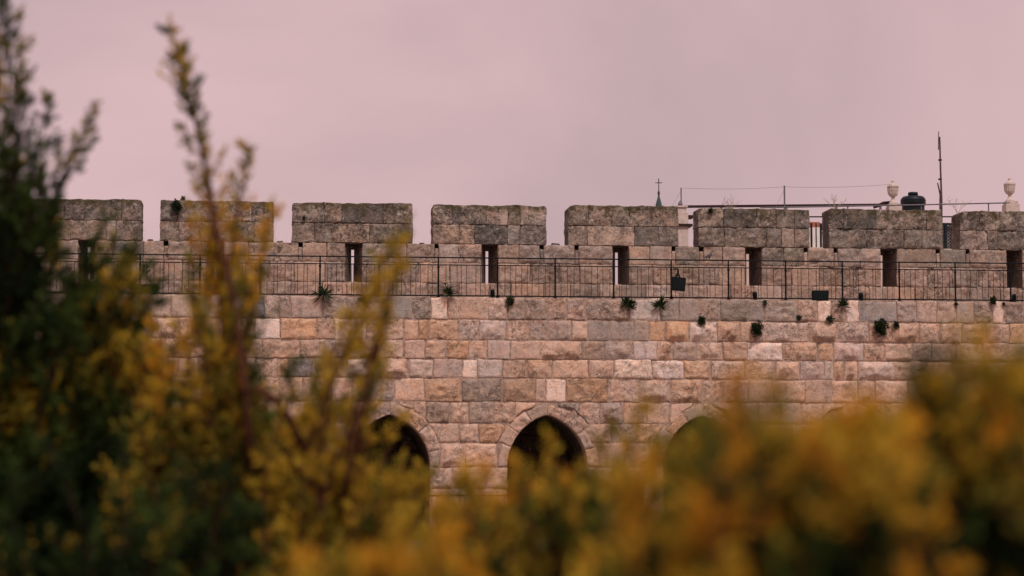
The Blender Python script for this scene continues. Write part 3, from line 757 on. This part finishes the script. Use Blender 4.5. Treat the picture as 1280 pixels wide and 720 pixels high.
for p in (1060, 1152, 1236):
    q = at(p, 257, YQ); t = (q.x-q0.x)/(q1.x-q0.x); place(MB().tube([(q.x,YQ+.03,zroof-.3),(q.x,YQ+.03,q0.z+(q1.z-q0.z)*t-.01)], .02, 6), 'stay', M['pipe'], pz)
# carved stone urns on pedestals
def urn(px, ytop, label, sq=False):
    Yu = YB+.35; k = Yu/FPX*1.0; c = at(px, 262, Yu); zt = Z(px, ytop, Yu); g = empty('stone_urn', (c.x, Yu, zroof)); tag(g, label, 'urn', 'carved urns on the roof behind the wall')
    u = (zt-Z(px, ytop+38, Yu))/38           # metres per photo pixel there
    def zz(dy): return zt-zroof-dy*u
    MB().box(-7.5*u, 9*u if not sq else 10*u, -8*u, 8*u, -.01, zz(34)).build('plinth', M['urn'], g)
    MB().box(-6.4*u, 7.6*u if not sq else 8.4*u, -7*u, 7*u, zz(34), zz(30)).build('plinth_cap', M['urn'], g)
    MB().lathe([(5.6*u,zz(30.2)),(5.2*u,zz(28.5)),(3.4*u,zz(26.5)),(2.2*u,zz(24)),(2.0*u,zz(22.5)),(2.6*u,zz(21))], 0, 0, 20).build('foot', M['urn'], g, True)
    body = MB().lathe([(2.6*u,zz(21.2)),(4.8*u,zz(20)),(5.9*u,zz(17)),(6.4*u,zz(13)),(6.6*u,zz(10)),(7.3*u,zz(9.2)),(7.3*u,zz(7.8)),(6.0*u,zz(7.2))], 0, 0, 24).build('bowl', M['urn'], g)
    m = MB()
    for i in range(16):
        w = 2*math.pi*i/16; m.tube([(5.7*u*math.cos(w),5.7*u*math.sin(w),zz(18)),(6.4*u*math.cos(w),6.4*u*math.sin(w),zz(13.5)),(6.6*u*math.cos(w),6.6*u*math.sin(w),zz(10.4))], .55*u, 4)
    m.build('fluting', M['urn'], body)
    MB().lathe([(6.0*u,zz(7.3)),(4.4*u,zz(6)),(2.8*u,zz(4.4)),(1.4*u,zz(3.4)),(2.0*u,zz(2.2)),(1.9*u,zz(1)),(.7*u,zz(0))], 0, 0, 16).build('lid', M['urn'], g, True)
urn(1116.5, 225, 'carved pale stone urn on a pedestal left of the black water tank')
urn(1262.5, 222, 'carved pale stone urn on a pedestal at the right edge of the photo', True)
# water tank
Yt = YB+1.6; c = at(1141.5, 262, Yt); tk = empty('water_tank', (c.x, Yt, zroof)); tag(tk, 'black plastic water tank with a screw lid on the roof', 'water tank')
u = Yt/FPX
def tz(y): return Z(1141, y, Yt)-zroof
tb_ = MB().lathe([(14.6*u,0),(14.6*u,tz(262)),(14.6*u,tz(257.5)),(16*u,tz(256.5)),(16.2*u,tz(252)),(15.6*u,tz(248.5)),(13*u,tz(246)),(8*u,tz(245)),(6.6*u,tz(244.8))], 0, 0, 32).build('body', M['tank'], tk, True)
MB().lathe([(6.4*u,tz(245)),(6.4*u,tz(241.2)),(5.6*u,tz(240.4)),(1*u,tz(240.2))], 0, 0, 24).build('lid', M['tank'], tk, True)
m = MB()
for y in (254.5, 250.5): m.lathe([(16.0*u,tz(y+.5)),(16.55*u,tz(y)),(16.0*u,tz(y-.5))], 0, 0, 32)
m.build('rib', M['tank'], tb_, True)
# mast
Ym = YB+1.0; ms_ = empty('mast', (X(1176, 262, Ym), Ym, zroof)); tag(ms_, 'tall thin rusty mast rising right of the water tank', 'mast')
def ml(px, py): v = at(px, py, Ym); return Vector((v.x-ms_.location.x, 0, v.z-zroof))
MB().tube([(0,0,-.01), ml(1177,250), ml(1175.6,210), ml(1174.6,171)], [.036,.033,.03,.026], 8).build('pole', M['mast'], ms_)
MB().tube([ml(1173.4,187)+Vector((0,.03,0)), ml(1173.6,164)+Vector((0,.03,0))], [.016,.012], 6).build('tip_rod', M['mast'], ms_)
MB().tube([ml(1177,262)+Vector((-.05,0,0)), ml(1176.4,243)+Vector((-.03,0,0)), ml(1172,228.5)], [.03,.028,.02], 6).build('bent_tube', M['mast'], ms_)
m = MB()
for y in (200, 224): m.tube([ml(1175.3,y)+Vector((-.06,0,0)), ml(1175.3,y)+Vector((.05,0,0))], .03, 6)
m.build('clamp', M['iron'], ms_)
# wire post with wires
Yw = YB+.15; wp = empty('wire_post', (X(980.5, 258, Yw), Yw, zroof)); tag(wp, 'short thin post holding a wire above the merlons', 'post')
def wl(px, py): v = at(px, py, Yw); return Vector((v.x-wp.location.x, 0, v.z-zroof))
MB().tube([(0,0,-.01), wl(980.5,232)], .026, 6).build('pole', M['pipe'], wp)
def sag(a, b, s, n=10): return [a.lerp(b, i/n)-Vector((0,0,s*4*(i/n)*(1-i/n))) for i in range(n+1)]
MB().tube(sag(wl(853,235), wl(980.5,233.5), .05), .006, 4).build('wire', M['pipe'], wp)
MB().tube(sag(wl(980.5,233.5), wl(1113,230.5), .05), .006, 4).build('wire', M['pipe'], wp)
MB().tube([wl(980,238), wl(968,262)], .005, 4).build('wire', M['pipe'], wp)
MB().tube([wl(852.5,236), wl(838,262)], .005, 4).build('wire', M['pipe'], wp)
# church spire with cross, far beyond
Yc = 150.0; zb = Z(823, 262, Yc); sp = empty('church_spire', (X(823.5, 262, Yc), Yc, 0)); tag(sp, 'far dark green church spire topped with a cross', 'spire')
u = Yc/FPX
def cz(y): return Z(823.5, y, Yc)
MB().prism([(-10*u,-10*u),(10*u,-10*u),(10*u,10*u),(-10*u,10*u)], 0, cz(268)).build('tower', M['urn'], sp)
MB().lathe([(9*u,cz(268)),(5.2*u,cz(262)),(3.9*u,cz(256)),(3.3*u,cz(253)),(2.6*u,cz(250.5)),(1.5*u,cz(247)),(1.0*u,cz(244)),(.55*u,cz(242))], 0, 0, 8).build('spire_roof', M['copper'], sp)
m = MB().tube([(0,0,cz(243)),(0,0,cz(223))], .55*u, 6); m.tube([(-4.4*u,0,cz(228.5)),(4.4*u,0,cz(228.5))], .5*u, 6); m.tube([(0,0,cz(244)),(0,0,cz(241)),(0,0,cz(238))], [1.2*u,1.6*u,.6*u], 8)
m.build('cross', M['rust'], sp)
m = MB()
for s in (-5.8, 5.8): m.lathe([(.9*u,cz(268)),(.9*u,cz(257)),(.3*u,cz(254.5))], s*u, 0, 6)
m.build('pinnacle', M['urn'], sp)

# ------------------------------------------------------------------ low railing and bin at the foot of the wall
YL = 58.0; lr = empty('low_railing', (0, 0, 0)); tag(lr, 'low dark iron railing at the foot of the wall between two arches', 'railing')
xa, xb = X(470, 640, YL), X(720, 640, YL); zl = Z(545, 619.5, YL)
for nm, z, r in (('top_rail', zl, .024), ('bottom_rail', .14, .018)): MB().tube([(xa,YL,z),(xb,YL,z)], r, 6).build(nm, M['iron'], lr)
pq = MB().tube([(0,0,-.01),(0,0,zl)], .03, 6).build('post', M['iron'], lr); bq = MB().tube([(0,0,.14),(0,0,zl)], .010, 5).build('baluster', M['iron'], lr)
n = 36
for i in range(n+1):
    x = xa+(xb-xa)*i/n; src = pq if i % 9 == 0 else bq
    if i in (0, 1): o = src
    else: o = link(src.copy(), lr)
    o.location = (x, YL, 0)
bn = empty('litter_bin', (X(560, 650, YL-.6), YL-.6, 0)); tag(bn, 'dark blue bin in front of the low railing, half hidden by leaves', 'bin')
MB().lathe([(.17,0),(.19,.05),(.22,.72),(.22,.75)], 0, 0, 16).build('body', M['bin'], bn, True)
MB().lathe([(.235,.75),(.235,.80),(.18,.9),(.06,.94)], 0, 0, 16).build('lid', M['bin'], bn, True)

# ------------------------------------------------------------------ foreground shrubs
YEL = (.47, .305, .032); ORA = (.62, .325, .030); OLI = (.205, .170, .024); GRN = (.050, .080, .018); DGR = (.016, .031, .010)
def shrub(name, label, cx, dist, tips, fills, pal, seed, leaf=(.030, .0105), bark='bark2', dens=1., spread=.35, side=.30, trunk=(.045, .5), gap=.030, lean=(-.2, .2), bare=()):
    """pal: (weight, colour) per limb; tips: photo positions of leading shoots; fills: (n, x0, x1, y0, y1) more limbs.
    limb > feathery sprays > twigs > leaves"""
    q = random.Random(seed); nq = np.random.default_rng(seed)
    base = pt(cx, 600, dist); base.z = 0
    root = empty(name, base); tag(root, label, 'shrub', 'shrubs in the foreground')
    T = [(t, False) for t in tips]
    for (n, x0, x1, y0, y1) in fills:
        for i in range(n): T.append(((q.uniform(x0, x1), y0+(y1-y0)*q.random()**.8), True))
    h0 = trunk[1]
    tv = [(0,0,-.05), (q.uniform(-.03,.03), q.uniform(-.03,.03), h0*.5), (q.uniform(-.05,.05), q.uniform(-.05,.05), h0)]
    MB().tube(tv, [trunk[0]*1.25, trunk[0], trunk[0]*.8], 8).build('trunk', M[bark], root, True)
    S0, SD, SL, SC_ = [], [], [], []                 # twigs: start, direction, length, colour
    ws = [w for w, c in pal]; cs = [c for w, c in pal]
    acc = np.cumsum(ws)/sum(ws); fq = FPX/(dist*165.); so = Vector((seed*1.7, seed*.3, 0))
    def shade(p):                                    # older green, younger golden clumps; also paints dark gaps and highlights into leaf colour
        u = (.5+1.3*noise.noise((p+so)*fq)+q.uniform(-.08, .08)) if q.random() < .92 else q.random()
        return cs[min(len(cs)-1, int(np.searchsorted(acc, min(.999, max(0., u)))))]
    def twig(p, d, l_, c): S0.append(tuple(p)); SD.append(tuple(d.normalized())); SL.append(l_); SC_.append(c)
    stems = MB()
    def spray(p, d, l_, c):
        """a flat feathery spray: an axis that curves upward with twigs on both sides, long at the foot, short at the tip"""
        d = d.normalized(); sd_ = d.cross(Vector((q.gauss(0,1), q.gauss(0,1), q.gauss(0,.4)))).normalized(); up = Vector((0, 0, 1))
        m = max(4, int(l_/gap)); pts = [p]; cur = p
        for k in range(m):
            dd = (d+up*.5*k/m).normalized(); nx_ = cur+dd*(l_/m)
            tl = l_*.42*(1-.8*k/m)*q.uniform(.7, 1.2); sg = 1 if k % 2 else -1
            twig(cur, dd*.8+sd_*sg*.55+Vector((q.gauss(0,.16), q.gauss(0,.16), q.gauss(0,.16)+.1)), tl, c)
            if q.random() < .6: twig(cur, dd*.8+dd.cross(sd_)*q.choice((-1, 1))*.5, tl*.8, c)
            cur = nx_; pts.append(cur)
        twig(pts[-2], pts[-1]-pts[-2], l_/m*1.6, c)
        stems.tube([pts[0], pts[len(pts)//2], pts[-1]], [.0035, .0025, .0012], 3, False)
    for (t, fill) in T:
        dd = q.uniform(-spread, spread) if fill or len(t) < 3 else t[2]
        tip = pt(t[0], t[1], dist+dd)-base
        if tip.z < h0+.12: tip.z = h0+.12+q.random()*.1
        p0 = Vector(tv[2])*q.uniform(.55, .98); p0.z = h0*q.uniform(.5, .98)
        out = Vector((tip.x, tip.y, 0)); L0 = (tip-p0).length
        p1 = p0+out*.35+Vector((0, 0, max(.1, (tip.z-p0.z)*.35)))
        ln_ = (t[3] if len(t) > 3 else q.uniform(*lean))*L0; p2 = tip-Vector((out.x*.30+ln_, out.y*.25, max(.12, (tip.z-p0.z)*.34)))
        n = 12; P = []
        for i in range(n+1):
            s = i/n; P.append(p0*(1-s)**3+p1*3*s*(1-s)**2+p2*3*s*s*(1-s)+tip*s**3)
        r0 = trunk[0]*.42
        MB().tube(P, [r0*(1-i/n)**.8+.0022 for i in range(n+1)], 6).build('branch', M[bark], root, True)
        bc = q.choices(cs, ws)[0]
        m = int(max(7, L0*.8*23*dens))
        for k in range(m):
            s = .2+.8*(k+q.random())/m; i = min(n-1, int(s*n)); f = s*n-i
            p = P[i].lerp(P[i+1], f); tg = (P[i+1]-P[i]).normalized()
            w = k*2.4+q.random(); o1 = tg.orthogonal().normalized(); o2 = tg.cross(o1)
            rad = o1*math.cos(w)+o2*math.sin(w)
            l_ = side*min(1., 1.25*(1.06-s)**.75)*q.uniform(.65, 1.25)
            c = shade(p+rad*l_*.6)
            spray(p, tg*.55+rad*.85+Vector((0,0,.2)), max(l_, .05), c)
        spray(P[-2], P[-1]-P[-2], (P[-1]-P[-2]).length*1.1, bc)
    for pts_, r_ in bare:                            # leafless limbs that show between the leaves
        MB().tube([pt(*p)-base for p in pts_], [r_*(1-.5*i/len(pts_)) for i in range(len(pts_))], 8).build('branch', M[bark], root, True)
    S0 = np.array(S0); SD = np.array(SD); SL = np.array(SL); SCc = np.array(SC_)
    cnt = np.maximum(3, (SL/(leaf[0]*.215)).astype(int)); idx = np.repeat(np.arange(len(SL)), cnt); n = len(idx)
    pos_ = (np.arange(n)-np.repeat(np.cumsum(cnt)-cnt, cnt)+nq.random(n))/cnt[idx]
    d = SD[idx]; b = S0[idx]+d*(SL[idx]*pos_)[:, None]
    rv = nq.normal(size=(n, 3)); rv -= d*(rv*d).sum(1)[:, None]; rv = unit(rv)
    al = nq.uniform(.3, .85, n)[:, None]
    ld = unit(d*np.cos(al)+rv*np.sin(al)+np.array([0, 0, .12]))
    ln = leaf[0]*nq.uniform(.6, 1.25, n)*(1.1-.4*pos_); wd = leaf[1]*nq.uniform(.7, 1.3, n)
    col = SCc[idx]*nq.uniform(.85, 1.15, (n, 1))*nq.uniform(.92, 1.08, (n, 3))
    leaf_mesh('foliage', b, ld, unit(nq.normal(size=(n, 3))), ln, wd, col, M['leaf'], root)
    stems.build('twigs', M[bark], root)
    return n
cnt = 0
def LV(n): print('LEAVES', n)
LV(shrub('evergreen_shrub', 'tall dark green shrub with upright shoots filling the left edge', -50, 9.2,
  [(10,5),(26,62),(-4,50),(5,-10),(-40,-60),(-15,40),(30,105),(64,130),(45,215),(122,148),(95,205),(78,255),(20,190),(110,330),(175,300),(150,345),(200,370),(60,290),(-30,150),(-80,60),(140,420),(15,280),(85,360),(0,90),(-10,220),(40,260),(195,330),(130,270),(165,365),(205,430),(120,380)],
  [(26,-90,80,110,300),(24,-150,100,250,400),(26,90,215,350,540),(22,105,195,295,420),(46,-170,205,360,640),(20,-100,210,560,760)], [(2.8,DGR),(4.4,GRN),(1.2,OLI),(.12,YEL)], 101, leaf=(.040,.012), dens=.6, spread=.5, side=.36, lean=(-.06, .22)))
LV(shrub('golden_shrub', 'golden green shrub with one tall slender leading shoot left of centre', 285, 8.6,
  [(213,38,0,-.09),(224,75,.03,-.09),(312,190,0,.07),(341,262,.05,.07),(330,330),(290,290),(235,330),(190,405),(160,430),(250,390),(320,400),(365,450),(205,470),(280,440),(300,360),(270,330)],
  [(8,165,320,380,470),(30,140,300,410,560),(16,300,430,470,600),(50,130,430,500,740)], [(2.6,GRN),(3,OLI),(3,YEL),(.7,ORA)], 102, leaf=(.038,.0112), bark='bark', dens=.8, spread=.4, side=.26, bare=[([(415,640,8.3),(392,600,8.1),(380,562,8.0),(362,525,7.95),(345,500,7.9),(322,487,7.95),(300,490,8.2)],.021), ([(330,640,8.4),(312,560,8.2),(306,480,8.2),(296,400,8.3),(282,330,8.4),(262,250,8.5)],.017)]))
LV(shrub('slender_shrub', 'sparse golden shrub with a thin red brown stem before the first arch', 425, 8.0,
  [(514,285),(482,350),(500,330),(455,390),(470,430),(402,455),(388,505),(420,520),(500,520),(352,520),(478,470),(505,310),(490,390),(470,400),(455,565),(500,600),(525,590),(440,540)],
  [(14,430,530,575,640),(18,350,480,520,640),(80,330,660,590,760)], [(1.2,GRN),(2.4,OLI),(3.8,YEL)], 131, leaf=(.036,.0112), bark='bark', dens=.7, spread=.35, side=.19, lean=(-.05, .3), bare=[([(428,660,7.8),(436,590,7.7),(447,530,7.7),(458,480,7.7),(468,440,7.8),(482,380,7.9)],.013)]))
LV(shrub('low_shrub', 'very dark low shrub at the bottom left corner', 120, 6.6,
  [(60,560),(150,545),(230,580),(290,600),(20,590),(200,620),(320,640)], [(46,-100,330,580,800)], [(3,DGR),(2,GRN),(.6,OLI),(.2,YEL)], 104, leaf=(.040,.012), dens=.9, spread=.4, side=.24))
LV(shrub('amber_shrub', 'brown and amber shrub in front of the second arch', 720, 5.6,
  [(690,560),(640,585),(762,540),(800,508),(728,590),(840,545),(600,600),(570,615),(665,640),(820,560),(868,548),(890,552),(858,556),(880,565),(780,575),(700,610)],
  [(36,540,900,585,660),(110,530,910,600,800)], [(1.6,GRN),(2.2,OLI),(3.2,YEL),(.9,ORA)], 105, leaf=(.036,.0112), bark='bark', dens=.8, spread=.45, side=.18))
LV(shrub('orange_shrub', 'strongly blurred orange shrub at the bottom left of centre', 460, 3.5,
  [(430,700),(500,675),(540,695),(390,720),(340,740),(470,720)], [(60,320,640,700,900)], [(.5,GRN),(1.2,OLI),(2.5,YEL),(3,ORA)], 106, leaf=(.033,.0112), bark='bark', dens=1., spread=.25, side=.14, gap=.022))
LV(shrub('ochre_shrub', 'strongly blurred ochre shrub in front of the third arch', 980, 3.4,
  [(930,490),(955,515),(915,560),(1015,535),(1080,515),(1118,545),(850,575),(875,560),(895,555),(880,585),(800,620),(1040,555),(1100,565),(980,540),(1060,520),(1095,528),(1040,535),(1125,545),(760,660),(940,520),(925,560)],
  [(90,740,1150,590,860),(28,930,1150,545,640),(22,990,1150,540,600)], [(.5,DGR),(1.2,GRN),(1.9,OLI),(3,YEL),(2.2,ORA)], 107, leaf=(.033,.0112), bark='bark', dens=1., spread=.3, side=.15, gap=.022))
LV(shrub('green_shrub', 'blurred green shrub with yellow tips at the right edge', 1215, 3.8,
  [(1190,425),(1230,430),(1158,455),(1275,435),(1150,500),(1300,470),(1210,460),(1180,480),(1250,480),(1130,540)],
  [(30,1140,1280,460,560),(80,1090,1330,530,860)], [(.7,DGR),(2.2,GRN),(2.2,OLI),(3,YEL),(.4,ORA)], 108, leaf=(.033,.0112), dens=1., spread=.28, side=.16, gap=.022))
